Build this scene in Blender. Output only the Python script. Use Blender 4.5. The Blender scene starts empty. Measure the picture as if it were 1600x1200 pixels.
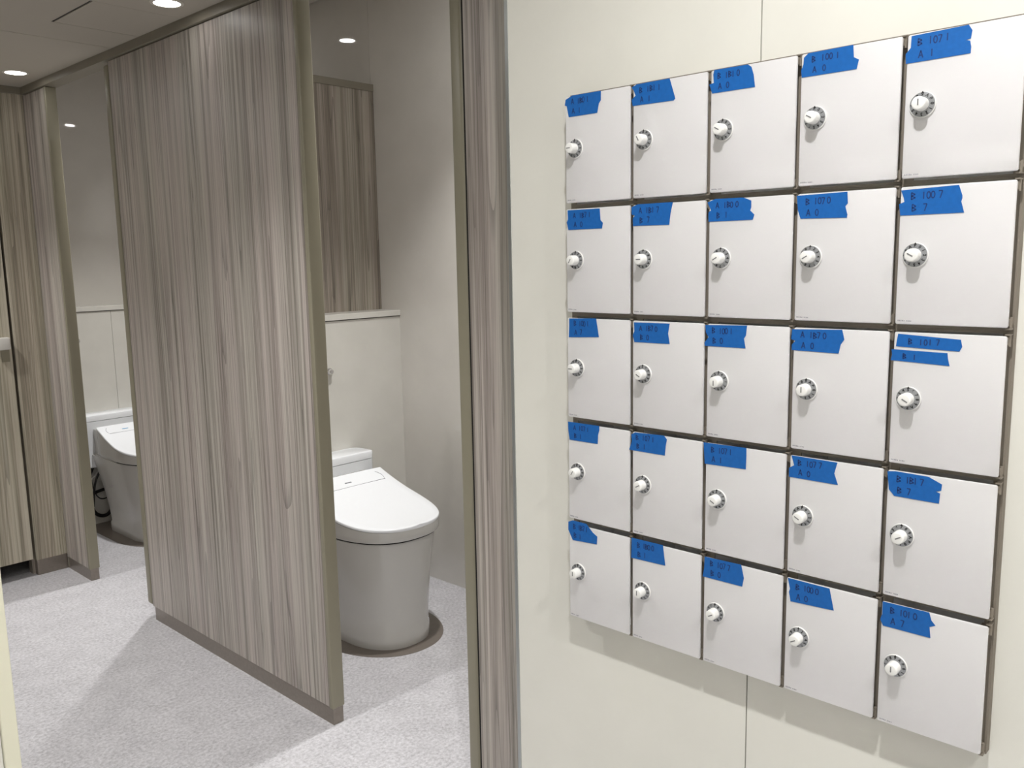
import bpy, bmesh, math, random
from mathutils import Vector, Matrix

scene = bpy.context.scene
COL = scene.collection
random.seed(7)

# ------------------------------------------------------------------ camera
F = Vector((0.72331382, 0.67502223, -0.14547202))
R = Vector((0.68012684, -0.73285142, -0.01887553))
U = Vector((0.11935078, 0.08528649, 0.98918229))
cam_data = bpy.data.cameras.new("camera")
cam_data.sensor_fit = 'HORIZONTAL'
cam_data.sensor_width = 36.0
cam_data.lens = 36.0 * 1343.665 / 1600.0
cam_data.clip_start = 0.02
cam = bpy.data.objects.new("camera", cam_data)
COL.objects.link(cam)
M = Matrix((R, U, -F)).transposed().to_4x4()
M.translation = Vector((0.0, 0.0, 1.5))
cam.matrix_world = M
scene.camera = cam

# ------------------------------------------------------------------ world, exposure
world = bpy.data.worlds.new("world")
scene.world = world
world.use_nodes = True
world.node_tree.nodes["Background"].inputs[0].default_value = (1.0, 0.97, 0.92, 1)
world.node_tree.nodes["Background"].inputs[1].default_value = 0.0
scene.view_settings.view_transform = 'Standard'
scene.view_settings.look = 'None'
scene.view_settings.gamma = 1.0
scene.view_settings.use_curve_mapping = False
scene.view_settings.exposure = 0.3

# lamps of the room: (x, y, ceiling height, disc radiance, beam watts, beam degrees)
LAMP_COLOR = (1.0, 0.985, 0.965)
LAMPS = {
    'locker':  (0.45, 0.30, 2.745, 160.0, 86.0, 150),
    'behind':  (0.45, -1.0, 2.745, 160.0, 80.0, 150),
    'middle':  (0.62, 2.25, 2.32, 160.0, 62.0, 120),
    'far':     (0.62, 4.18, 2.32, 160.0, 60.0, 116),
    'panel':   (1.372, 2.745, 2.32, 13.0, 0.0, 100),
    'corner':  (1.369, 4.135, 2.32, 13.0, 0.0, 100),
    'stall':   (2.055, 2.23, 2.745, 260.0, 104.0, 92),
    'stall_far': (2.055, 4.17, 2.745, 60.0, 118.0, 92),
}
scene.cycles.blur_glossy = 0.0
scene.cycles.sample_clamp_indirect = 80.0

# ------------------------------------------------------------------ helpers
def srgb(r, g, b):
    def f(c):
        c /= 255.0
        return c / 12.92 if c <= 0.04045 else ((c + 0.055) / 1.055) ** 2.4
    return (f(r), f(g), f(b), 1.0)


class MB:
    """collects shapes in one bmesh, then links them as one mesh object"""
    def __init__(self):
        self.bm = bmesh.new()

    def box(self, x0, y0, z0, x1, y1, z1, bevel=0.0, seg=2):
        r = bmesh.ops.create_cube(self.bm, size=1.0)
        vs = r['verts']
        for v in vs:
            v.co = Vector(((x0 + x1) / 2 + v.co.x * (x1 - x0), (y0 + y1) / 2 + v.co.y * (y1 - y0), (z0 + z1) / 2 + v.co.z * (z1 - z0)))
        if bevel > 0:
            es = list({e for v in vs for e in v.link_edges})
            bmesh.ops.bevel(self.bm, geom=es, offset=bevel, segments=seg, affect='EDGES', profile=0.5)
        return self

    def cyl(self, p0, p1, r0, r1=None, seg=32, caps=True):
        r1 = r0 if r1 is None else r1
        p0, p1 = Vector(p0), Vector(p1)
        d = p1 - p0
        q = d.to_track_quat('Z', 'Y').to_matrix().to_4x4()
        q.translation = (p0 + p1) / 2
        bmesh.ops.create_cone(self.bm, cap_ends=caps, segments=seg, radius1=r0, radius2=r1, depth=d.length, matrix=q)
        return self

    def lathe(self, prof, axis_m, seg=48):
        """prof: list of (r, h); revolved about local Z of axis_m"""
        rings = []
        for r, h in prof:
            if r < 1e-6:
                rings.append([self.bm.verts.new(axis_m @ Vector((0, 0, h)))])
            else:
                rings.append([self.bm.verts.new(axis_m @ Vector((r * math.cos(2 * math.pi * k / seg), r * math.sin(2 * math.pi * k / seg), h))) for k in range(seg)])
        for a, b in zip(rings, rings[1:]):
            for k in range(seg):
                k2 = (k + 1) % seg
                if len(a) == 1 and len(b) == 1:
                    continue
                if len(a) == 1:
                    self.bm.faces.new((a[0], b[k], b[k2]))
                elif len(b) == 1:
                    self.bm.faces.new((a[k], a[k2], b[0]))
                else:
                    self.bm.faces.new((a[k], a[k2], b[k2], b[k]))
        return self

    def loft(self, sections, cap0=True, cap1=True):
        rings = [[self.bm.verts.new(Vector(p)) for p in s] for s in sections]
        n = len(rings[0])
        for a, b in zip(rings, rings[1:]):
            for k in range(n):
                k2 = (k + 1) % n
                self.bm.faces.new((a[k], a[k2], b[k2], b[k]))
        if cap0:
            self.bm.faces.new(list(reversed(rings[0])))
        if cap1:
            self.bm.faces.new(rings[-1])
        return self

    def prism(self, pts, n0, n1):
        """pts: 3D outline; extruded from +n0 to +n1 (vectors)"""
        n0, n1 = Vector(n0), Vector(n1)
        return self.loft([[Vector(p) + n0 for p in pts], [Vector(p) + n1 for p in pts]])

    def tube(self, pts, r, seg=10):
        pts = [Vector(p) for p in pts]
        rings = []
        for i, p in enumerate(pts):
            d = (pts[min(i + 1, len(pts) - 1)] - pts[max(i - 1, 0)]).normalized()
            a = d.orthogonal().normalized() if i == 0 else (rings_a - d * rings_a.dot(d)).normalized()
            rings_a = a
            b = d.cross(a)
            rings.append([p + a * (r * math.cos(2 * math.pi * k / seg)) + b * (r * math.sin(2 * math.pi * k / seg)) for k in range(seg)])
        return self.loft(rings)

    def mesh(self, name, mat, smooth=None):
        bmesh.ops.recalc_face_normals(self.bm, faces=self.bm.faces)
        me = bpy.data.meshes.new(name)
        self.bm.to_mesh(me)
        self.bm.free()
        me.materials.append(mat)
        if smooth is not None:
            for p in me.polygons:
                p.use_smooth = True
            me.set_sharp_from_angle(angle=math.radians(smooth))
        return me

    def build(self, name, mat, parent=None, smooth=None):
        return link(name, self.mesh(name, mat, smooth), parent)


def link(name, data, parent=None):
    o = bpy.data.objects.new(name, data)
    COL.objects.link(o)
    if parent is not None:
        o.parent = parent
    return o


def tag(o, label=None, cat=None, group=None, kind=None):
    if label: o['label'] = label
    if cat: o['category'] = cat
    if group: o['group'] = group
    if kind: o['kind'] = kind
    return o


def empty(name, loc, label, cat, group=None):
    o = link(name, None)
    o.empty_display_size = 0.05
    o.location = loc
    return tag(o, label, cat, group)


def struct(name, mb, mat, parent=None, smooth=None):
    o = mb.build(name, mat, parent, smooth)
    if parent is None:
        o['kind'] = 'structure'
    return o


def catmull(pts, n=12):
    pts = [Vector(p) for p in pts]
    out = []
    for i in range(len(pts) - 1):
        p0, p1, p2, p3 = pts[max(i - 1, 0)], pts[i], pts[i + 1], pts[min(i + 2, len(pts) - 1)]
        for k in range(n):
            t = k / n
            out.append(0.5 * ((2 * p1) + (-p0 + p2) * t + (2 * p0 - 5 * p1 + 4 * p2 - p3) * t * t + (-p0 + 3 * p1 - 3 * p2 + p3) * t ** 3))
    out.append(pts[-1])
    return out


# ------------------------------------------------------------------ materials
def new_mat(name):
    m = bpy.data.materials.new(name)
    m.use_nodes = True
    nt = m.node_tree
    return m, nt, nt.nodes["Principled BSDF"]


def plain(name, color, rough=0.5, metal=0.0, coat=0.0, spec=0.5, noise=0.0, scale=40.0, ior=1.5):
    m, nt, b = new_mat(name)
    b.inputs["IOR"].default_value = ior
    b.inputs["Roughness"].default_value = rough
    b.inputs["Metallic"].default_value = metal
    b.inputs["Coat Weight"].default_value = coat
    b.inputs["Coat Roughness"].default_value = 0.05
    b.inputs["Specular IOR Level"].default_value = spec
    if noise > 0:
        tc = nt.nodes.new("ShaderNodeNewGeometry")
        nz = nt.nodes.new("ShaderNodeTexNoise")
        nz.inputs["Scale"].default_value = scale
        nz.inputs["Detail"].default_value = 4
        nt.links.new(tc.outputs["Position"], nz.inputs["Vector"])
        rp = nt.nodes.new("ShaderNodeValToRGB")
        rp.color_ramp.elements[0].position = 0.3
        rp.color_ramp.elements[1].position = 0.7
        rp.color_ramp.elements[0].color = tuple(c * (1 - noise) for c in color[:3]) + (1,)
        rp.color_ramp.elements[1].color = tuple(min(1, c * (1 + noise)) for c in color[:3]) + (1,)
        nt.links.new(nz.outputs["Fac"], rp.inputs["Fac"])
        nt.links.new(rp.outputs["Color"], b.inputs["Base Color"])
    else:
        b.inputs["Base Color"].default_value = color
    return m


def wood(name, stops, rough=0.42):
    """vertical grain laminate; runs along z, banded along x+y"""
    m, nt, b = new_mat(name)
    N, L = nt.nodes, nt.links
    geo = N.new("ShaderNodeNewGeometry")
    sep = N.new("ShaderNodeSeparateXYZ"); L.new(geo.outputs["Position"], sep.inputs[0])
    add = N.new("ShaderNodeMath"); add.operation = 'ADD'
    L.new(sep.outputs["X"], add.inputs[0]); L.new(sep.outputs["Y"], add.inputs[1])

    def vec(su, sz, off=0.0):
        mu = N.new("ShaderNodeMath"); mu.operation = 'MULTIPLY'; mu.inputs[1].default_value = su
        mz = N.new("ShaderNodeMath"); mz.operation = 'MULTIPLY'; mz.inputs[1].default_value = sz
        L.new(add.outputs[0], mu.inputs[0]); L.new(sep.outputs["Z"], mz.inputs[0])
        c = N.new("ShaderNodeCombineXYZ")
        L.new(mu.outputs[0], c.inputs["X"]); L.new(mz.outputs[0], c.inputs["Y"]); c.inputs["Z"].default_value = off
        return c.outputs[0]

    def noise(v, scale, detail=3, dist=0.0, rough_=0.5):
        n = N.new("ShaderNodeTexNoise")
        n.inputs["Scale"].default_value = scale
        n.inputs["Detail"].default_value = detail
        n.inputs["Distortion"].default_value = dist
        n.inputs["Roughness"].default_value = rough_
        L.new(v, n.inputs["Vector"])
        return n.outputs["Fac"]

    def mix(a, bb, fac):
        x = N.new("ShaderNodeMix"); x.data_type = 'FLOAT'; x.inputs[0].default_value = fac
        L.new(a, x.inputs[2]); L.new(bb, x.inputs[3])
        return x.outputs[0]
    # fractal streaks: wide drifts down to hairlines
    streak = noise(vec(17.0, 0.2), 1.0, 9, 0.1, 0.78)
    streak2 = noise(vec(85.0, 0.55, 5.3), 1.0, 6, 0.05, 0.74)
    f = mix(streak, streak2, 0.42)
    rp = N.new("ShaderNodeValToRGB")
    els = rp.color_ramp.elements
    while len(els) < len(stops):
        els.new(0.5)
    for e, (p, c) in zip(els, stops):
        e.position = p; e.color = c
    L.new(f, rp.inputs["Fac"])
    # olive and mauve drifts between the bands
    hue = noise(vec(13.0, 0.25, 21.0), 1.0, 2)
    hr = N.new("ShaderNodeValToRGB")
    hr.color_ramp.elements[0].position = 0.38; hr.color_ramp.elements[0].color = (0.955, 0.965, 0.93, 1)
    hr.color_ramp.elements[1].position = 0.62; hr.color_ramp.elements[1].color = (1.0, 0.97, 0.965, 1)
    L.new(hue, hr.inputs["Fac"])
    m1 = N.new("ShaderNodeMix"); m1.data_type = 'RGBA'; m1.blend_type = 'MULTIPLY'; m1.inputs[0].default_value = 1.0
    L.new(rp.outputs["Color"], m1.inputs[6]); L.new(hr.outputs["Color"], m1.inputs[7])

    def contours(su, sz, off, count, width, dark):
        """growth rings: thin lines along the contours of a slow noise field"""
        v = noise(vec(su, sz, off), 1.0, 2, 0.0, 0.35)
        k = N.new("ShaderNodeMath"); k.operation = 'MULTIPLY'; k.inputs[1].default_value = count; L.new(v, k.inputs[0])
        fr = N.new("ShaderNodeMath"); fr.operation = 'FRACT'; L.new(k.outputs[0], fr.inputs[0])
        mr = N.new("ShaderNodeMapRange"); mr.inputs["From Min"].default_value = 0.0; mr.inputs["From Max"].default_value = width
        mr.inputs["To Min"].default_value = dark; mr.inputs["To Max"].default_value = 1.0
        L.new(fr.outputs[0], mr.inputs["Value"])
        return mr.outputs["Result"]
    out = m1.outputs[2]
    for args in ((6.5, 0.16, 31.0, 22.0, 0.16, 0.62), (11.0, 0.14, 43.0, 26.0, 0.15, 0.78)):
        mm = N.new("ShaderNodeMix"); mm.data_type = 'RGBA'; mm.blend_type = 'MULTIPLY'; mm.inputs[0].default_value = 1.0
        L.new(out, mm.inputs[6]); L.new(contours(*args), mm.inputs[7])
        out = mm.outputs[2]
    L.new(out, b.inputs["Base Color"])
    b.inputs["Roughness"].default_value = rough
    return m


def speckle(name, c0, c1, c2, rough, scale):
    m, nt, b = new_mat(name)
    N, L = nt.nodes, nt.links
    geo = N.new("ShaderNodeNewGeometry")
    n1 = N.new("ShaderNodeTexNoise"); n1.inputs["Scale"].default_value = scale; n1.inputs["Detail"].default_value = 6; n1.inputs["Roughness"].default_value = 0.75
    n2 = N.new("ShaderNodeTexNoise"); n2.inputs["Scale"].default_value = scale * 0.12; n2.inputs["Detail"].default_value = 3
    L.new(geo.outputs["Position"], n1.inputs["Vector"]); L.new(geo.outputs["Position"], n2.inputs["Vector"])
    mx = N.new("ShaderNodeMix"); mx.data_type = 'FLOAT'; mx.inputs[0].default_value = 0.15
    L.new(n1.outputs["Fac"], mx.inputs[2]); L.new(n2.outputs["Fac"], mx.inputs[3])
    rp = N.new("ShaderNodeValToRGB")
    rp.color_ramp.elements.new(0.5)
    for e, (p, c) in zip(rp.color_ramp.elements, ((0.36, c0), (0.5, c1), (0.64, c2))):
        e.position = p; e.color = c
    L.new(mx.outputs[0], rp.inputs["Fac"])
    L.new(rp.outputs["Color"], b.inputs["Base Color"])
    b.inputs["Roughness"].default_value = rough
    return m


def emitter(name, strength):
    m = bpy.data.materials.new(name)
    m.use_nodes = True
    nt = m.node_tree
    nt.nodes.remove(nt.nodes["Principled BSDF"])
    e = nt.nodes.new("ShaderNodeEmission")
    e.inputs["Color"].default_value = LAMP_COLOR + (1,)
    e.inputs["Strength"].default_value = strength
    nt.links.new(e.outputs[0], nt.nodes["Material Output"].inputs["Surface"])
    return m


def acrylic(name, color, share):
    """milky acrylic sheet: part of the light scatters at the face, part goes on through, blurred"""
    m, nt, b = new_mat(name)
    b.inputs["Base Color"].default_value = color
    b.inputs["Roughness"].default_value = 0.4
    p = nt.nodes.new("ShaderNodeBsdfPrincipled")
    p.inputs["Base Color"].default_value = (0.99, 0.99, 0.995, 1)
    p.inputs["Transmission Weight"].default_value = 1.0
    p.inputs["Roughness"].default_value = 0.55
    p.inputs["IOR"].default_value = 1.08
    mx = nt.nodes.new("ShaderNodeMixShader")
    mx.inputs[0].default_value = share
    nt.links.new(b.outputs[0], mx.inputs[1])
    nt.links.new(p.outputs[0], mx.inputs[2])
    nt.links.new(mx.outputs[0], nt.nodes["Material Output"].inputs["Surface"])
    return m


MAT = {
    'wall': plain('glazed_wall_panel', srgb(228, 227, 220), 0.16, 0, 0.0, 0.5, 0.02, 7.0),
    'stallwall': plain('glossy_stall_wall_panel', srgb(212, 209, 203), 0.03, 0, 0.0, 0.5, 0.025, 7.0, 1.7),
    'ceiling': plain('ceiling_paint', srgb(184, 178, 167), 0.85, 0, 0, 0.3),
    'frame': plain('cream_door_frame', srgb(228, 226, 206), 0.35),
    'wood': wood('grey_wood_laminate', ((0.380, srgb(118, 111, 105)), (0.465, srgb(160, 153, 147)), (0.530, srgb(186, 179, 173)), (0.620, srgb(202, 197, 190)))),
    'wooddark': wood('dark_wood_laminate', ((0.380, srgb(100, 93, 84)), (0.465, srgb(138, 131, 121)), (0.530, srgb(164, 156, 146)), (0.620, srgb(186, 178, 168)))),
    'woodwarm': wood('warm_wood_laminate', ((0.380, srgb(122, 115, 101)), (0.465, srgb(160, 153, 137)), (0.530, srgb(185, 178, 162)), (0.620, srgb(205, 199, 185)))),
    'trim': plain('taupe_edge_trim', srgb(142, 137, 119), 0.38),
    'rail': plain('taupe_top_rail', srgb(133, 127, 114), 0.4),
    'kick': plain('brushed_kick_plate', srgb(140, 132, 124), 0.3, 0.6, 0, 0.5, 0.06, 90.0),
    'black': plain('black_gap', srgb(14, 12, 11), 0.8),
    'floor': speckle('speckled_vinyl_floor', srgb(158, 157, 161), srgb(190, 189, 193), srgb(212, 211, 215), 0.42, 85.0),
    'plate': plain('dark_floor_plate', srgb(112, 104, 97), 0.42, 0, 0, 0.5, 0.05, 60.0),
    'ledge': plain('ledge_panel', srgb(208, 206, 199), 0.22, 0, 0, 0.5, 0.025, 9.0),
    'ceramic': plain('white_ceramic', srgb(200, 199, 195), 0.08, 0, 0.3),
    'lid': plain('white_seat_plastic', srgb(240, 243, 247), 0.2, 0, 0.1),
    'tank': plain('white_tank_plastic', srgb(226, 229, 233), 0.22, 0, 0.1),
    'seam': plain('shadow_line_grey', srgb(120, 122, 128), 0.6),
    'chrome': plain('chrome', srgb(225, 225, 225), 0.12, 1.0),
    'alu': plain('aluminium_corner', srgb(176, 180, 180), 0.3, 0.8),
    'white': plain('white_plastic', srgb(236, 236, 234), 0.3),
    'door': acrylic('white_acrylic', srgb(248, 247, 249), 0.37),
    'locker': plain('beige_locker_frame', srgb(126, 118, 107), 0.65),
    'dialring': plain('silver_dial_ring', srgb(158, 160, 164), 0.3, 0.5),
    'ink': plain('black_ink', srgb(18, 18, 20), 0.5),
    'greyink': plain('grey_print', srgb(165, 163, 170), 0.5),
    'markink': plain('grey_index_mark', srgb(120, 120, 122), 0.5),
    'tape': plain('blue_masking_tape', srgb(12, 94, 172), 0.5, 0, 0, 0.4, 0.06, 160.0),
    'pen': plain('marker_pen_on_tape', srgb(10, 52, 112), 0.6),
    'rubber': plain('black_hose', srgb(16, 15, 14), 0.5),
    'cable': plain('pale_cable', srgb(190, 188, 184), 0.4),
    'bluelabel': plain('blue_print', srgb(110, 180, 225), 0.5),
    'ring': plain('white_lamp_ring', srgb(214, 210, 200), 0.35),
    'slot': plain('dark_slot', srgb(40, 35, 30), 0.8),
    'inside': plain('white_locker_lining', srgb(225, 224, 222), 0.6),
    'handle': plain('pale_door_handle', srgb(212, 210, 205), 0.3),
}

# ------------------------------------------------------------------ lamps in the ceilings
ring_mesh = MB().lathe([(0.040, -0.0005), (0.041, -0.0035), (0.046, -0.0045), (0.051, -0.003), (0.052, 0.0), (0.040, 0.0)], Matrix.Identity(4)).mesh('trim_ring', MAT['ring'], 40)
LAMP_LABEL = {
    'locker': 'round ceiling downlight above the white lockers, out of view',
    'middle': 'round ceiling downlight over the aisle before the wood partition, out of view',
    'far': 'round ceiling downlight over the far aisle before the wood door, out of view',
    'behind': 'round ceiling downlight behind the viewpoint, out of view',
    'panel': 'lit round downlight in the ceiling just above the wide wood partition',
    'corner': 'lit round downlight in the ceiling corner before the far wood door',
    'stall': 'round downlight in the ceiling of the stall with the whole toilet in view',
    'stall_far': 'round downlight in the ceiling of the far toilet stall',
}
for key, (lx, ly, lz, rad, watts, cone) in LAMPS.items():
    root = empty('downlight', (lx, ly, lz), LAMP_LABEL[key], 'ceiling light', 'round ceiling downlights')
    link('trim_ring', ring_mesh, root)
    MB().cyl((0, 0, -0.0022), (0, 0, -0.0008), 0.0402, seg=48).build('diffuser', emitter('downlight_glow_' + key, rad), root)
    if watts <= 0:
        continue
    sp = bpy.data.lights.new('downlight_beam', 'SPOT')
    sp.energy = watts
    sp.color = LAMP_COLOR
    sp.spot_size = math.radians(cone)
    sp.spot_blend = 0.8
    sp.shadow_soft_size = 0.035
    so = link('downlight_beam', sp, root)
    so.location = (0, 0, -0.012)

# ------------------------------------------------------------------ floor, ceilings, room shell
struct('floor', MB().box(-1.3, -1.6, -0.05, 2.7, 5.45, 0.0), MAT['floor'])

XW = 1.305                       # face of the wall the lockers sit in
LY0, LY1, LZ0, LZ1 = 0.2886, 1.0419, 0.7834, 1.7947      # locker recess
w = MB()
SEAM = 0.6695
for (a, b) in ((-1.5, LY0), (LY0, SEAM - 0.0012), (SEAM + 0.0012, LY1), (LY1, 1.211)):
    zs = ((0, LZ0), (LZ1, 2.745)) if (a >= LY0 - 1e-6 and b <= LY1 + 1e-6) else ((0, 2.745),)
    for (z0, z1) in zs:
        w.box(XW, a, z0, XW + 0.012, b, z1)
struct('wall_right', w, MAT['wall'])
w = MB()
w.box(XW + 0.012, -1.5, 0, 1.47, LY0, 2.745).box(XW + 0.012, LY1, 0, 1.47, 1.211, 2.745)
w.box(XW + 0.012, LY0, 0, 1.47, LY1, LZ0).box(XW + 0.012, LY0, LZ1, 1.47, LY1, 2.745)
struct('wall_right_core', w, MAT['slot'])
struct('trim_1', MB().box(XW - 0.0015, 1.211, 0, XW + 0.014, 1.2145, 2.745).box(XW + 0.001, 1.2145, 0, 1.47, 1.222, 2.745, 0.001), MAT['alu'])
struct('wall_back', MB().box(-1.3, -1.6, 0, 1.5, -1.5, 2.745), MAT['wall'])
struct('wall_left', MB().box(-1.3, -1.5, 0, -1.2, 4.6, 2.745), MAT['wall'])
struct('wall_entrance', MB().box(-1.2, 1.512, 0, 0.379, 1.60, 2.32).box(-1.2, 1.512, 2.32, 1.5, 1.60, 2.745), MAT['wall'])
struct('trim_2', MB().box(0.3795, 1.504, 0, 0.4035, 1.606, 2.32, 0.002), MAT['frame'])

# aisle ceiling with its joints and access panel
c = MB()
g = 0.0016
AX0, AX1, AY0, AY1 = 1.2, 1.5, 2.886, 3.214
CT = 2.36
YS = 3.446
c.box(-1.2, YS + g, 2.32, 1.5, 4.515, CT)
c.box(-1.2, AY1 + g, 2.32, 1.5, YS - g, CT)
c.box(-1.2, AY0, 2.32, AX0 - 0.009, AY1 + g, CT)
c.box(-1.2, 1.6, 2.32, 1.5, AY0 - g, CT)
c.box(-1.3, -1.6, 2.745, 1.5, 1.6, 2.785)
struct('ceiling', c, MAT['ceiling'])
struct('ceiling_backing', MB().box(-1.2, 1.6, CT, 1.5, 4.515, CT + 0.02).box(AX0 - .0088, AY0, 2.3225, AX0 - .0002, AY1, 2.335).box(-1.2, YS - g * .95, 2.3215, 1.5, YS + g * .95, 2.335).box(-1.2, AY1 - g * .95, 2.3215, 1.5, AY1 + g * .95, 2.335), MAT['slot'])
ap = MB().box(AX0, AY0, 2.32, AX1 - 0.004, AY1 - g, 2.34).build('access_panel', MAT['ceiling'])
tag(ap, 'square ceiling access panel with one dark edge above the wood partition', 'access panel')
struct('ceiling_stalls', MB().box(1.53, 1.1, 2.745, 2.588, 5.4, 2.78), MAT['ceiling'])
struct('ceiling_stalls_backing', MB().box(1.53, 1.1, 2.79, 2.7, 5.4, 2.82), MAT['slot'])

# stall walls
w = MB()
w.box(2.6, 1.2, 0, 2.66, 3.2862, 2.79).box(2.6, 3.2878, 0, 2.66, 5.35, 2.79)
struct('wall_stalls_rear', w, MAT['stallwall'])
struct('wall_stalls_far', MB().box(1.53, 5.25, 0, 2.6, 5.35, 2.79), MAT['stallwall'])
struct('wall_stalls_near', MB().box(1.5455, 1.16, 0, 2.6, 1.20, 2.79), MAT['stallwall'])
struct('wall_bulkhead', MB().box(1.502, 1.2225, 2.322, 1.55, 5.25, 2.745), MAT['ceiling'])
struct('wall_aisle_end', MB().box(-1.2, 4.515, 0, 0.62, 4.56, 2.32).box(1.35, 4.515, 0, 1.5, 4.56, 2.32).box(0.62, 4.515, 2.284, 1.35, 4.56, 2.32).box(0.57, 4.56, 0, 0.62, 5.3, 2.32).box(0.62, 5.25, 0, 1.502, 5.3, 2.32).box(0.62, 4.56, 2.32, 1.502, 5.25, 2.36).box(1.502, 4.4705, 0, 1.54, 5.25, 2.286), MAT['wooddark'])

# top rails
struct('trim_3', MB().box(1.489, 1.2225, 2.288, 1.5535, 4.4695, 2.3198, 0.001), MAT['rail'])
struct('trim_4', MB().box(-1.19, 4.458, 2.288, 1.4885, 4.514, 2.3198, 0.001), MAT['rail'])

# ------------------------------------------------------------------ ledge walls behind the toilets
def ledge_wall(yf, name, joint):
    a = MB()
    if joint:
        a.box(1.5455, yf, 0, joint - 0.001, yf + 0.13, 1.238).box(joint + 0.001, yf, 0, 2.6, yf + 0.13, 1.238)
        a.box(joint - 0.0012, yf + 0.006, 0, joint + 0.0012, yf + 0.12, 1.236)
    else:
        a.box(1.5455, yf, 0, 2.6, yf + 0.13, 1.238)
    struct(name, a, MAT['ledge'])
ledge_wall(3.14, 'wall_ledge_near', None)
ledge_wall(5.12, 'wall_ledge_far', 2.078)
struct('trim_5', MB().box(1.5455, 3.132, 1.242, 2.5995, 3.27, 1.268, 0.0015), MAT['ledge'])
struct('trim_6', MB().box(1.5455, 5.112, 1.242, 2.5995, 5.25, 1.268, 0.0015), MAT['ledge'])

# ------------------------------------------------------------------ wood partitions
def partition(name, y0, y1, label, cap, side_kick=True):
    root = empty(name, (1.52, y0, 0), label, 'partition')
    mw = Matrix.Translation((-1.52, -y0, 0))
    def put(mb, n, m, smooth=None):
        bmesh.ops.transform(mb.bm, matrix=mw, verts=mb.bm.verts)
        return mb.build(n, m, root, smooth)
    b0 = y0 + (0.020 if cap else 0)
    put(MB().box(1.5, b0, 0.06, 1.5445, y1, 2.284), 'board', MAT['wood'])
    if cap:
        put(MB().box(1.4985, y0, 0.056, 1.5465, y0 + 0.0195, 2.2878, 0.004, 3), 'end_cap', MAT['trim'], 40)
    put(MB().box(1.503, y0 + 0.004, 0.0, 1.5415, y1 - 0.012, 0.0598), 'kick_plate', MAT['kick'])
    return root
partition('toilet_partition', 2.222, 3.5183, 'wide floor to rail grey wood partition between the two stall openings', True)
partition('toilet_partition', 4.188, 4.4695, 'narrow grey wood partition beside the far wood door', True)
partition('toilet_partition', 1.2225, 1.5372, 'narrow grey wood jamb board between the locker wall and the near stall', False)

# upper wood divider standing between the stalls behind the ledge
root = empty('stall_divider', (2.07, 3.285, 0), 'tall wood divider rising behind the pale ledge in the nearer stall', 'divider')
MB().box(-0.5245, -0.0145, 0, 0.53, 0.0145, 2.27).build('board', MAT['wooddark'], root)
MB().box(-0.5245, -0.019, 2.2702, 0.53, 0.019, 2.302, 0.001).build('top_cap', MAT['rail'], root)

# ------------------------------------------------------------------ doors
def stall_door(name, y0):
    d = MB().box(1.505, y0, 0.062, 2.14, y0 + 0.040, 2.275)
    dd = struct(name, d, MAT['wood'])
    e = MB().box(1.4995, y0 - 0.001, 0.060, 1.5225, y0 + 0.041, 2.277, 0.009, 4)
    e.build('edge_strip', MAT['trim'], dd, 40)
    h = MB().box(1.5025, y0 - 0.0085, 0.062, 1.53, y0 - 0.0012, 2.283)
    h.build('hinge', MAT['black'], dd)  # black filler strip standing for the shade in the hinge gap
    return dd
stall_door('door_1', 1.546)
stall_door('door_2', 3.527)
struct('door_3', MB().box(0.62, 4.472, 0.088, 1.345, 4.51, 2.284), MAT['woodwarm'])
hd = MB().box(1.268, 4.440, 1.118, 1.335, 4.471, 1.176, 0.006, 3).build('door_handle', MAT['handle'], bpy.data.objects['door_3'], 40)
MB().box(1.30, 4.4695, 1.06, 1.334, 4.4725, 1.117).build('handle_shadow', MAT['trim'], bpy.data.objects['door_3'])  # thin taupe plate painting in the shadow below the handle
root = empty('door_jamb', (1.42, 4.49, 0), 'narrow warm grey wood jamb board right beside the far wood door', 'jamb board')
MB().box(-0.062, -0.02, 0.078, 0.0795, 0.0245, 2.288).build('board', MAT['woodwarm'], root)
MB().box(-0.058, -0.014, 0.0, 0.0795, 0.0245, 0.0778).build('kick_plate', MAT['kick'], root)

# ------------------------------------------------------------------ toilets
def dsec(cx, yb, yf, hw, z, n=28, p=2.0, back_r=0.03, hwb=None):
    """outline of a bowl at height z: straight back at yb, rounded nose at yf (yf < yb)"""
    hwb = hw if hwb is None else hwb
    b = min(hw * 1.3, (yb - yf) * 0.62)
    ymid = yf + b
    pts = []
    for k in range(n + 1):
        t = math.pi * k / n                     # from +x round the nose to -x
        cx_, sx_ = math.cos(t), math.sin(t)
        pts.append((cx + hw * math.copysign(abs(cx_) ** (2 / p), cx_), ymid - b * abs(sx_) ** (2 / p), z))
    m = 5
    for k in range(1, m + 1):                   # left side to the back
        f = k / m
        pts.append((cx - hw + (hw - hwb) * f, ymid + (yb - back_r - ymid) * f, z))
    for k in range(1, 5):
        a = math.pi / 2 * k / 4
        pts.append((cx - hwb + back_r * (1 - math.cos(a)), yb - back_r + back_r * math.sin(a), z))
    for k in range(4):
        a = math.pi / 2 * k / 4
        pts.append((cx + hwb - back_r * (1 - math.sin(a)) , yb - back_r + back_r * math.cos(a), z))
    for k in range(m):
        f = 1 - k / m
        pts.append((cx + hw - (hw - hwb) * f, ymid + (yb - back_r - ymid) * f, z))
    return pts


PW_ = 2.35


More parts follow.
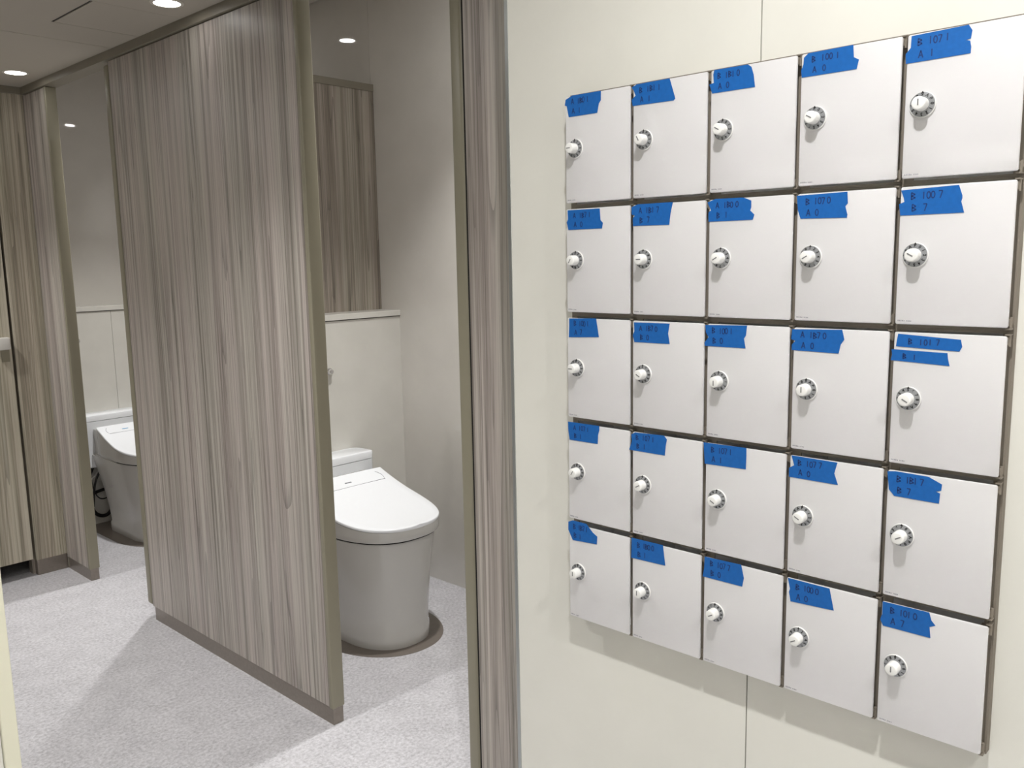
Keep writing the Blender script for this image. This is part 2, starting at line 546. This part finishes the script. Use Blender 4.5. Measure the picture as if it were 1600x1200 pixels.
def toilet(cx, yw, label):
    """yw is the face of the ledge wall; the nose points to -y"""
    root = empty('toilet', (cx, yw - 0.35, 0), label, 'toilet', 'white washlet toilets')
    mw = Matrix.Translation((-cx, -(yw - 0.35), 0))
    def put(mb, n, m, parent=root, smooth=40):
        bmesh.ops.transform(mb.bm, matrix=mw, verts=mb.bm.verts)
        return mb.build(n, m, parent, smooth)
    # skirted bowl
    S = []
    for z, hw, yf, yb in ((0.0, .160, .662, .172), (.012, .162, .664, .170), (.052, .162, .664, .170), (.060, .157, .660, .176),
                          (.14, .161, .664, .166), (.24, .172, .672, .145), (.34, .186, .683, .118), (.41, .199, .692, .10), (.440, .204, .695, .095)):
        S.append(dsec(cx, yw - yb, yw - yf, hw + .008, z, 28, 2.25))
    put(MB().loft(S), 'bowl', MAT['ceramic'])
    # seat and washlet body: side skirt under the lid
    def top(yy, zoff=0.0):
        f = min(1.0, max(0.0, (yy - (yw - .712)) / .50))
        return 0.500 + 0.108 * f ** 2.0 + zoff
    def lid_sec(inset, zf):
        base = dsec(cx, yw - .215 - inset, yw - .715 + inset, .219 - inset, 0, 40, PW_, 0.012, .213 - inset)
        return [(x, y, zf(y)) for x, y, _ in base]
    sk = [lid_sec(0.004, lambda y: 0.4475), lid_sec(0.001, lambda y: 0.4525), lid_sec(0.0, lambda y: 0.47), lid_sec(0.0005, lambda y: top(y, -0.0119))]
    put(MB().loft(sk, cap1=False), 'seat_skirt', MAT['ceramic'])
    put(MB().loft([lid_sec(0.012, lambda y: 0.4405), lid_sec(0.012, lambda y: 0.4474)]), 'seat_gap', MAT['black'])
    yb_, yf_ = yw - .215, yw - .715
    def halfw(yy):
        hw, b_ = .219, .285
        ym = yf_ + b_
        if yy < ym:
            return hw * max(0.0, 1 - ((ym - yy) / b_) ** PW_) ** (1 / PW_)
        return hw - .006 * (yy - ym) / (yb_ - ym)
    lid = MB()
    secs = []
    ys = [yf_ + .285 * (1 - math.cos(math.pi / 2 * k / 22)) ** 1.25 for k in range(1, 23)] + [yf_ + .285 + (yb_ - yf_ - .285) * k / 14 for k in range(1, 15)]
    for yy in [yf_ + .0002] + ys:
        wv = max(halfw(yy), .004)
        zt = top(yy)
        sec = [(cx - wv + .002, yy, zt - .0118), (cx - wv, yy, zt - .0100), (cx - wv, yy, zt - .0035), (cx - wv + .0012, yy, zt - .0012)]
        m_ = 12
        for k in range(m_ + 1):
            f = -1 + 2 * k / m_
            sec.append((cx + f * max(wv - .004, .001), yy, zt + .0025 * (1 - f * f)))
        sec += [(cx + wv - .0012, yy, zt - .0012), (cx + wv, yy, zt - .0035), (cx + wv, yy, zt - .0100), (cx + wv - .002, yy, zt - .0118)]
        secs.append(sec)
    lid.loft(secs)
    lo = put(lid, 'lid', MAT['lid'])
    # rear control strip with its joint line and tiny mark
    yj = yw - .295
    mo = 0.0 if yw < 4 else -.075
    ln = MB()
    pts = catmull([(cx + .165, yw - .235, top(yw - .235) + .001), (cx + .178, yw - .262, top(yw - .262) + .001), (cx + .172, yj + .004, top(yj) + .0015), (cx + .155, yj, top(yj) + .0018), (cx, yj, top(yj) + .0022), (cx - .155, yj, top(yj) + .0018), (cx - .172, yj + .004, top(yj) + .0015), (cx - .178, yw - .262, top(yw - .262) + .001), (cx - .165, yw - .235, top(yw - .235) + .001)], 6)
    ln.tube(pts, .0010, 6)
    put(ln, 'hinge_line', MAT['seam'], lo)
    put(MB().box(cx + mo - .016, yj + .024, top(yj + .03) + .001, cx + mo + .016, yj + .036, top(yj + .03) + .0030, .0008), 'maker_mark', MAT['seam'] if yw < 4 else MAT['bluelabel'], lo)
    # side arm below the lid at the back
    for s in (-1, 1):
        arm = MB().box(cx + s * .2005 - .008, yw - .44, .436, cx + s * .2005 + .008, yw - .165, .4465, .003)
        put(arm, 'side_arm', MAT['ceramic'])
    # rear washlet body reaching to the tank
    put(MB().box(cx - .195, yw - .2145, .41, cx + .195, yw - .121, .585, .006), 'washlet_body', MAT['ceramic'])
    # flat tank against the ledge wall
    def tsec(z, o=0.0):
        hw, yf, yb, r = .252 + o, yw - .12 - o, yw - .001, .055
        pts = [(cx + hw - .012, yf, z), (cx - hw + .012, yf, z), (cx - hw, yf + .012, z)]
        for k in range(7):
            a = math.pi / 2 * k / 6
            pts.append((cx - hw + r * .9 * (1 - math.cos(a)), yb - r * (1 - math.sin(a)), z))
        for k in range(7):
            a = math.pi / 2 * k / 6
            pts.append((cx + hw - r * .9 * (1 - math.sin(a)), yb - r * (1 - math.cos(a)), z))
        pts.append((cx + hw, yf + .012, z))
        return pts
    tk = put(MB().loft([tsec(.362, -.004), tsec(.366), tsec(.626)]), 'tank', MAT['tank'])
    put(MB().loft([tsec(.6285, .0), tsec(.652, .002), tsec(.659, .0), tsec(.6615, -.006)]), 'tank_lid', MAT['lid'], tk)
    return root
toilet(2.07, 3.14, 'white toilet with closed lid framed by the wide partition and the near stall door edge')
toilet(2.07, 5.12, 'white toilet seen through the narrow far stall opening')

# dark floor plates under the toilets
for yw, lab in ((3.14, 'dark brown rounded floor plate under the nearer toilet'), (5.12, 'dark brown rounded floor plate under the far toilet')):
    fp = MB().loft([dsec(2.07, yw - .002, yw - .722, .243, .0, 40, 2.1, .01), dsec(2.07, yw - .002, yw - .722, .243, .0015, 40, 2.1, .01)]).build('floor_plate', MAT['plate'])
    tag(fp, lab, 'floor plate', 'dark floor plates under the toilets')

# push buttons on the ledge walls
for x, y, z, lab in ((2.188, 3.14, 1.021, 'small chrome flush button on the ledge wall over the nearer toilet'), (1.876, 5.12, 1.078, 'small chrome flush button on the ledge wall over the far toilet')):
    root = empty('flush_button', (x, y, z), lab, 'button', 'flush buttons')
    MB().cyl((0, -0.0005, 0), (0, -0.010, 0), .016, .015, 24).build('base', MAT['chrome'], root, 40)
    MB().lathe([(.011, 0), (.011, .012), (.008, .017), (0, .018)], Matrix.Translation((0, -.010, 0)) @ Matrix.Rotation(math.pi / 2, 4, 'X'), 24).build('push_cap', MAT['chrome'], root, 40)

# hoses and cord behind the far toilet
def hose(name, pts, r, mat, label, cat):
    o = MB().tube(catmull(pts, 10), r).build(name, MAT[mat], None, 60)
    return tag(o, label, cat)
def flat(y, pts):
    return [(x, y, z) for x, z in pts]
hose('water_hose', flat(5.098, [(1.90, .3615), (1.872, .30), (1.862, .20), (1.872, .10), (1.905, .055), (1.95, .05), (1.985, .09), (2.0, .17), (2.01, .26)]), .0105, 'rubber', 'thick black water hose looping low behind the far toilet', 'hose')
hose('water_hose', flat(5.075, [(1.80, .198), (1.86, .196), (1.91, .205), (1.96, .212), (2.03, .22)]), .009, 'rubber', 'short black hose running level behind the far toilet', 'hose')
hose('power_cord', flat(5.058, [(1.862, .3615), (1.868, .24), (1.895, .172), (1.935, .160), (1.975, .19), (2.0, .26)]), .0035, 'rubber', 'thin black cord sagging behind the far toilet', 'cord')
hose('power_cord', flat(5.043, [(1.79, .262), (1.85, .285), (1.89, .312), (1.915, .3615)]), .005, 'cable', 'pale cord crossing under the tank of the far toilet', 'cord')
hose('power_cord', flat(5.025, [(1.915, .3615), (1.895, .32), (1.872, .27), (1.858, .20), (1.85, .13)]), .006, 'rubber', 'black cord hanging from the far tank beside the pale cord', 'cord')

# ------------------------------------------------------------------ lockers
# outlines of the torn tapes, in millimetres from each door's lower corner
TAPES = {
    (0, 0): [[(1.8, 185.9), (17.0, 191.6), (82.3, 190.9), (82.2, 175.2), (77.8, 170.3), (74.1, 154.3), (9.0, 154.5), (4.5, 174.2), (-0.2, 176.2)]],
    (0, 1): [[(-2.4, 187.0), (8.3, 190.7), (73.8, 190.9), (84.9, 157.4), (81.8, 154.6), (0.1, 156.1), (-2.4, 166.4), (5.9, 172.6), (1.7, 182.4)]],
    (0, 2): [[(6.4, 191.2), (64.7, 190.5), (70.5, 186.3), (74.5, 174.1), (77.2, 155.4), (3.0, 155.6), (-2.3, 170.2), (5.7, 171.6), (4.5, 184.6)]],
    (0, 3): [[(4.2, 185.7), (10.9, 190.9), (76.8, 191.4), (78.2, 174.4), (85.5, 170.1), (82.8, 157.6), (1.7, 157.8), (0.5, 168.0), (3.7, 176.3)]],
    (0, 4): [[(5.4, 189.0), (76.5, 190.5), (81.1, 182.9), (79.8, 172.8), (73.7, 171.9), (79.1, 170.2), (80.7, 162.3), (80.4, 154.4), (-0.5, 153.7), (-1.5, 166.4), (4.9, 173.7)]],
    (1, 0): [[(4.1, 189.3), (78.6, 189.1), (80.3, 168.4), (85.7, 163.2), (83.8, 153.3), (5.6, 153.2), (1.9, 167.3), (4.9, 173.1)]],
    (1, 1): [[(-2.1, 187.5), (10.5, 191.7), (81.9, 191.7), (77.4, 172.7), (75.1, 154.2), (1.3, 155.0), (0.5, 168.1), (4.7, 172.8), (-2.1, 175.1)]],
    (1, 2): [[(-2.7, 187.0), (11.5, 192.0), (61.3, 191.5), (74.9, 185.9), (75.1, 175.5), (73.4, 170.7), (80.7, 163.9), (78.2, 156.0), (-0.3, 156.0), (-0.6, 171.1), (4.2, 174.2)]],
    (1, 3): [[(-0.6, 188.5), (76.1, 189.8), (77.4, 173.4), (73.8, 169.1), (77.3, 157.0), (76.7, 152.6), (6.2, 154.2), (1.7, 166.8)]],
    (1, 4): [[(0.8, 186.6), (75.3, 189.1), (80.1, 175.2), (80.3, 171.6), (79.2, 167.2), (83.4, 152.3), (1.2, 152.0), (-1.0, 167.9), (6.0, 170.6), (4.6, 176.8)]],
    (2, 0): [[(5.6, 190.2), (69.3, 192.3), (75.6, 157.8), (4.2, 154.3), (5.4, 175.0)]],
    (2, 1): [[(3.4, 188.1), (77.5, 188.7), (74.4, 171.3), (77.8, 153.4), (4.3, 153.0), (0.9, 165.1), (4.3, 172.4)]],
    (2, 2): [[(-3.4, 189.0), (72.2, 191.1), (70.7, 175.1), (67.2, 169.8), (70.3, 154.0), (-3.9, 154.1), (-4.9, 159.3), (2.8, 169.2), (-2.3, 176.8)]],
    (2, 3): [[(-2.0, 188.4), (75.9, 191.0), (78.7, 180.2), (79.6, 176.4), (74.4, 168.4), (71.8, 154.9), (-1.8, 156.1), (-2.1, 164.2), (3.6, 170.6), (-3.2, 173.0)]],
    (2, 4): [[(5.9, 188.7), (88.5, 184.2), (90.6, 174.6), (87.4, 167.9), (3.7, 170.7), (4.2, 177.1)], [(-2.4, 166.2), (72.5, 164.8), (73.3, 157.7), (75.9, 147.2), (-3.0, 150.4), (-1.1, 158.4)]],
    (3, 0): [[(0.2, 192.5), (75.6, 192.9), (75.6, 184.5), (72.7, 174.9), (71.7, 157.8), (3.8, 157.4), (1.0, 175.2)]],
    (3, 1): [[(-2.3, 186.1), (6.5, 190.9), (67.7, 192.8), (73.6, 186.4), (71.2, 173.8), (69.7, 157.0), (-6.7, 157.1), (-0.5, 174.4)]],
    (3, 2): [[(-3.6, 191.3), (75.6, 192.3), (75.9, 179.3), (75.4, 156.4), (-1.0, 154.5), (-2.3, 173.4)]],
    (3, 3): [[(2.9, 191.4), (76.1, 190.6), (71.9, 172.9), (78.1, 155.9), (-0.4, 156.2), (-0.8, 170.6), (7.6, 176.1)]],
    (3, 4): [[(-0.3, 188.9), (10.8, 190.6), (56.2, 189.7), (74.8, 181.4), (74.1, 172.3), (66.9, 169.8), (72.9, 168.0), (72.1, 153.2), (10.8, 153.7), (2.9, 162.4)]],
    (4, 0): [[(-1.2, 194.0), (10.0, 198.7), (43.7, 198.2), (59.2, 183.7), (69.7, 178.0), (68.7, 162.6), (9.6, 158.6), (-1.4, 177.6)]],
    (4, 1): [[(-1.1, 193.4), (66.8, 193.8), (72.2, 156.7), (-2.0, 154.6), (-1.1, 171.9)]],
    (4, 2): [[(1.5, 192.2), (70.6, 193.6), (75.9, 171.1), (73.3, 155.9), (-2.0, 155.6), (0.8, 171.4)]],
    (4, 3): [[(2.7, 191.3), (71.1, 190.5), (78.9, 156.8), (8.3, 153.1), (5.2, 168.2), (6.8, 173.9)]],
    (4, 4): [[(1.5, 191.5), (67.1, 192.1), (70.7, 180.8), (76.3, 174.7), (68.5, 170.7), (70.5, 154.2), (3.5, 154.1), (-1.0, 163.0), (1.6, 171.6)]],
}

DIAL = [[0, 10, 11, 11, 9], [2, 6, 1, 1, 11], [0, 5, 3, 9, 5], [8, 7, 5, 11, 7], [9, 9, 7, 1, 9]]
SX = 1.27
DW, DH, TH = 0.1440, 0.1912, 0.0062
PW, PH = 0.150659, 0.202262
Y0, Z0 = 1.038596, 1.800274

def box_at(mb, u0, v0, u1, v1, x0, x1, bevel=0.0):
    """u runs along the wall to the right (-y), v up; origin at the door's lower corner, x from the door face"""
    return mb.box(x0, -u1, v0, x1, -u0, v1, bevel)

door_mesh = box_at(MB(), 0, 0, DW, DH, 0, TH, .0026).mesh('door', MAT['door'], 30)
fr = MB()
a0, a1, b0, b1, t = -.0033, DW + .0033, -.0055, PH - .0057, .0035
xf, xb = .0195, .150
for (p, q_, r_, s_) in ((a0, b0, a0 + t, b1), (a1 - t, b0, a1, b1), (a0 + t, b0, a1 - t, b0 + t), (a0 + t, b1 - t, a1 - t, b1)):
    box_at(fr, p, q_, r_, s_, xf, xb)
box_at(fr, a0 + t, b0 + t, a0 + .013, b1 - t, xf + .0005, xf + .002)
box_at(fr, a1 - .013, b0 + t, a1 - t, b1 - t, xf + .0005, xf + .002)
frame_mesh = fr.mesh('frame', MAT['locker'])
ln = MB()
e = .0006
box_at(ln, a0 + t, b0 + t, a1 - t, b1 - t, xb - .003, xb)
box_at(ln, a0 + t, b0 + t, a0 + t + e, b1 - t, xf + .0045, xb - .003)
box_at(ln, a1 - t - e, b0 + t, a1 - t, b1 - t, xf + .0045, xb - .003)
box_at(ln, a0 + t + e, b0 + t, a1 - t - e, b0 + t + e, xf + .0045, xb - .003)
box_at(ln, a0 + t + e, b1 - t - e, a1 - t - e, b1 - t, xf + .0045, xb - .003)
lining_mesh = ln.mesh('lining', MAT['inside'])
hi = MB()
hi.cyl((.011, -(DW + .0005), -.0005), (.011, -(DW + .0005), .014), .0024, seg=12)
box_at(hi, DW - .004, -.0030, DW + .0024, -.0006, .006, .0190)
box_at(hi, DW - .012, .002, DW + .0005, .012, TH, .0190)
hinge_low = hi.mesh('hinge', MAT['locker'], 40)
hi = MB()
hi.cyl((.011, -(DW + .0005), DH - .014), (.011, -(DW + .0005), DH + .0005), .0024, seg=12)
box_at(hi, DW - .004, DH + .0006, DW + .0024, DH + .0024, .006, .0190)
box_at(hi, DW - .012, DH - .012, DW + .0005, DH - .002, TH, .0190)
hinge_high = hi.mesh('hinge', MAT['locker'], 40)
mk = MB()
u = .004
random.seed(3)
for k in range(9):
    wd = random.uniform(.0010, .0019)
    box_at(mk, u, .0042, u + wd, .0062 if k < 4 else .0058, -.0002, 0)
    u += wd + (.0006 if k != 4 else .002)
mark_mesh = mk.mesh('maker_mark', MAT['greyink'])

# dial: local z points out of the door
DR = .0172
rim_mesh = MB().lathe([(0, 0), (DR, 0), (DR, .0022), (DR - .0003, .0028), (DR - .0008, .0028), (DR - .0010, .0022), (0, .0022)], Matrix.Identity(4), 48).mesh('dial_rim', MAT['white'], 30)
ringm = MB().lathe([(.0070, .0023), (.0070, .0046), (.0098, .0048), (DR - .0011, .0030), (DR - .0010, .0023)], Matrix.Identity(4), 48).mesh('number_ring', MAT['dialring'], 30)
knob_mesh = MB().lathe([(.0093, .0030), (.0093, .0065), (.0091, .0160), (.0090, .0190), (.0084, .0201), (.0072, .0205), (0, .0206)], Matrix.Identity(4), 40).mesh('knob', MAT['white'], 50)
idx_mesh = MB().box(-.0008, -.0030, .0204, .0008, .0056, .0209).mesh('index_mark', MAT['markink'])
ptr = MB().prism([(-.0024, DR - .0030, 0), (.0024, DR - .0030, 0), (0, DR + .0004, 0)], (0, 0, .0030), (0, 0, .0034)).mesh('pointer', MAT['ink'])

# numerals 0-9, A, B round the ring, made from the built-in font and turned into one mesh
dg = bpy.context.evaluated_depsgraph_get()
nb = bmesh.new()
rn = .0130
for i, ch in enumerate("0123456789AB"):
    cu = bpy.data.curves.new('numeral', 'FONT')
    cu.body = ch
    cu.size = .0056
    cu.align_x = 'CENTER'
    cu.align_y = 'CENTER'
    cu.extrude = .00012
    cu.offset = .00022
    to = bpy.data.objects.new('numeral', cu)
    COL.objects.link(to)
    bpy.context.view_layer.update()
    me = bpy.data.meshes.new_from_object(to.evaluated_get(bpy.context.evaluated_depsgraph_get()))
    bpy.data.objects.remove(to)
    ang = -2 * math.pi * i / 12
    me.transform(Matrix.Rotation(ang, 4, 'Z') @ Matrix.Translation((0, rn, .00405)) @ Matrix.Rotation(math.radians(-17), 4, 'X'))
    nb.from_mesh(me)
    bpy.data.meshes.remove(me)
    bpy.data.curves.remove(cu)
num_mesh = bpy.data.meshes.new('dial_numbers')
nb.to_mesh(num_mesh); nb.free()
num_mesh.materials.append(MAT['ink'])

def pen_strokes(poly, seed, rows=2):
    """unreadable handwriting: two lines of short pen strokes lying on the tape"""
    rnd = random.Random(seed)
    us = [p[0] for p in poly]; vs = [p[1] for p in poly]
    u0, u1, v0, v1 = min(us), max(us), min(vs), max(vs)
    wd, ht = u1 - u0, v1 - v0
    m = MB()
    def stroke(ax, ay, bx, by, w_=1.6):
        d = Vector((bx - ax, by - ay)); n = Vector((-d.y, d.x)).normalized() * w_ / 2
        pts = [(-.00072, -(ax + n.x) / 1000, (ay + n.y) / 1000), (-.00072, -(bx + n.x) / 1000, (by + n.y) / 1000), (-.00072, -(bx - n.x) / 1000, (by - n.y) / 1000), (-.00072, -(ax - n.x) / 1000, (ay - n.y) / 1000)]
        m.prism(pts, (-.00006, 0, 0), (.00006, 0, 0))
    def glyph(cx, cy, s, kinds):
        k = rnd.choice(kinds)
        if k == 0:
            stroke(cx, cy - s, cx, cy + s)
        elif k == 1:
            stroke(cx - s * .5, cy - s, cx - s * .5, cy + s); stroke(cx - s * .5, cy + s, cx + s * .5, cy + s * .4); stroke(cx + s * .5, cy + s * .4, cx - s * .5, cy); stroke(cx - s * .5, cy, cx + s * .6, cy - s * .5); stroke(cx + s * .6, cy - s * .5, cx - s * .5, cy - s)
        elif k == 2:
            stroke(cx - s * .5, cy + s, cx + s * .5, cy + s); stroke(cx + s * .5, cy + s, cx - s * .1, cy - s)
        elif k == 3:
            stroke(cx - s * .6, cy - s, cx, cy + s); stroke(cx, cy + s, cx + s * .6, cy - s); stroke(cx - s * .3, cy - s * .3, cx + s * .3, cy - s * .3)
        else:
            p = [(cx + s * .5 * math.cos(a), cy + s * math.sin(a)) for a in [2 * math.pi * j / 7 for j in range(8)]]
            for (a, b), (c_, d_) in zip(p, p[1:]): stroke(a, b, c_, d_)
    s = ht * (.13 if rows == 2 else .2)
    yl, yh = (v0 + ht * .27, v0 + ht * .71) if rows == 2 else (v0 + ht * .5, v0 + ht * .5)
    x = u0 + wd * .22
    for dx, kn in () if rows == -1 else ((0, (1, 3)), (.17, (0,)), (.25, (4, 1)), (.32, (0, 4, 2)), (.44, (0, 2, 4))): glyph(x + dx * wd * .95, yh + rnd.uniform(-.5, .5), s, kn)
    for dx, kn in () if rows == 1 else ((.02, (1, 3)), (.19, (0, 2, 4))): glyph(x + dx * wd, yl + rnd.uniform(-.5, .5), s, kn)
    return m

ROW = ['top row', 'second row down', 'middle row', 'fourth row down', 'bottom row']
COLN = ['first from the wood jamb', 'second from the wood jamb', 'centre column', 'fourth from the wood jamb', 'last from the wood jamb']
TAPE_WORD = {(0, 0): 'torn corner blue tape', (0, 1): 'slanting blue tape'}
dial_rot = Matrix(((0, 0, -1), (-1, 0, 0), (0, 1, 0))).to_4x4()     # local x -> -y, y -> z, z -> -x
for r in range(5):
    for c_ in range(5):
        lk = empty('wall_locker', (SX, Y0 - PW * c_, Z0 - PH * (r + 1) + .000), 'white wall locker with blue tape, %s, %s' % (ROW[r], COLN[c_]), 'locker', 'white lockers in the wall')
        link('lining', lining_mesh, link('frame', frame_mesh, lk))
        d = link('door', door_mesh, lk)
        link('maker_mark', mark_mesh, d)
        link('hinge', hinge_low, lk)
        link('hinge', hinge_high, lk)
        dl = link('dial_lock', rim_mesh, lk)
        n = DIAL[r][c_]
        rot = Matrix.Rotation(2 * math.pi * n / 12, 4, 'Z')
        dl.matrix_local = Matrix.Translation((-.00005, -.1602 * PW, .479 * PH)) @ dial_rot
        for nm, me in (('number_ring', ringm), ('knob', knob_mesh), ('index_mark', idx_mesh), ('dial_numbers', num_mesh)):
            o = link(nm, me, dl)
            o.matrix_local = rot @ (Matrix.Rotation(math.radians(-(9 - 0) * 30), 4, 'Z') if nm == 'index_mark' else Matrix.Identity(4))
        link('pointer', ptr, dl)
        for j, poly in enumerate(TAPES[(r, c_)]):
            tm = MB().prism([(-.0002, -p[0] / 1000, p[1] / 1000) for p in poly], (-.00045, 0, 0), (.0001, 0, 0))
            tp = tm.build('tape_label', MAT['tape'], lk)
            pen_strokes(poly, r * 10 + c_ + 100 * j, 2 if len(TAPES[(r, c_)]) == 1 else (1, -1)[j]).build('handwriting', MAT['pen'], tp)
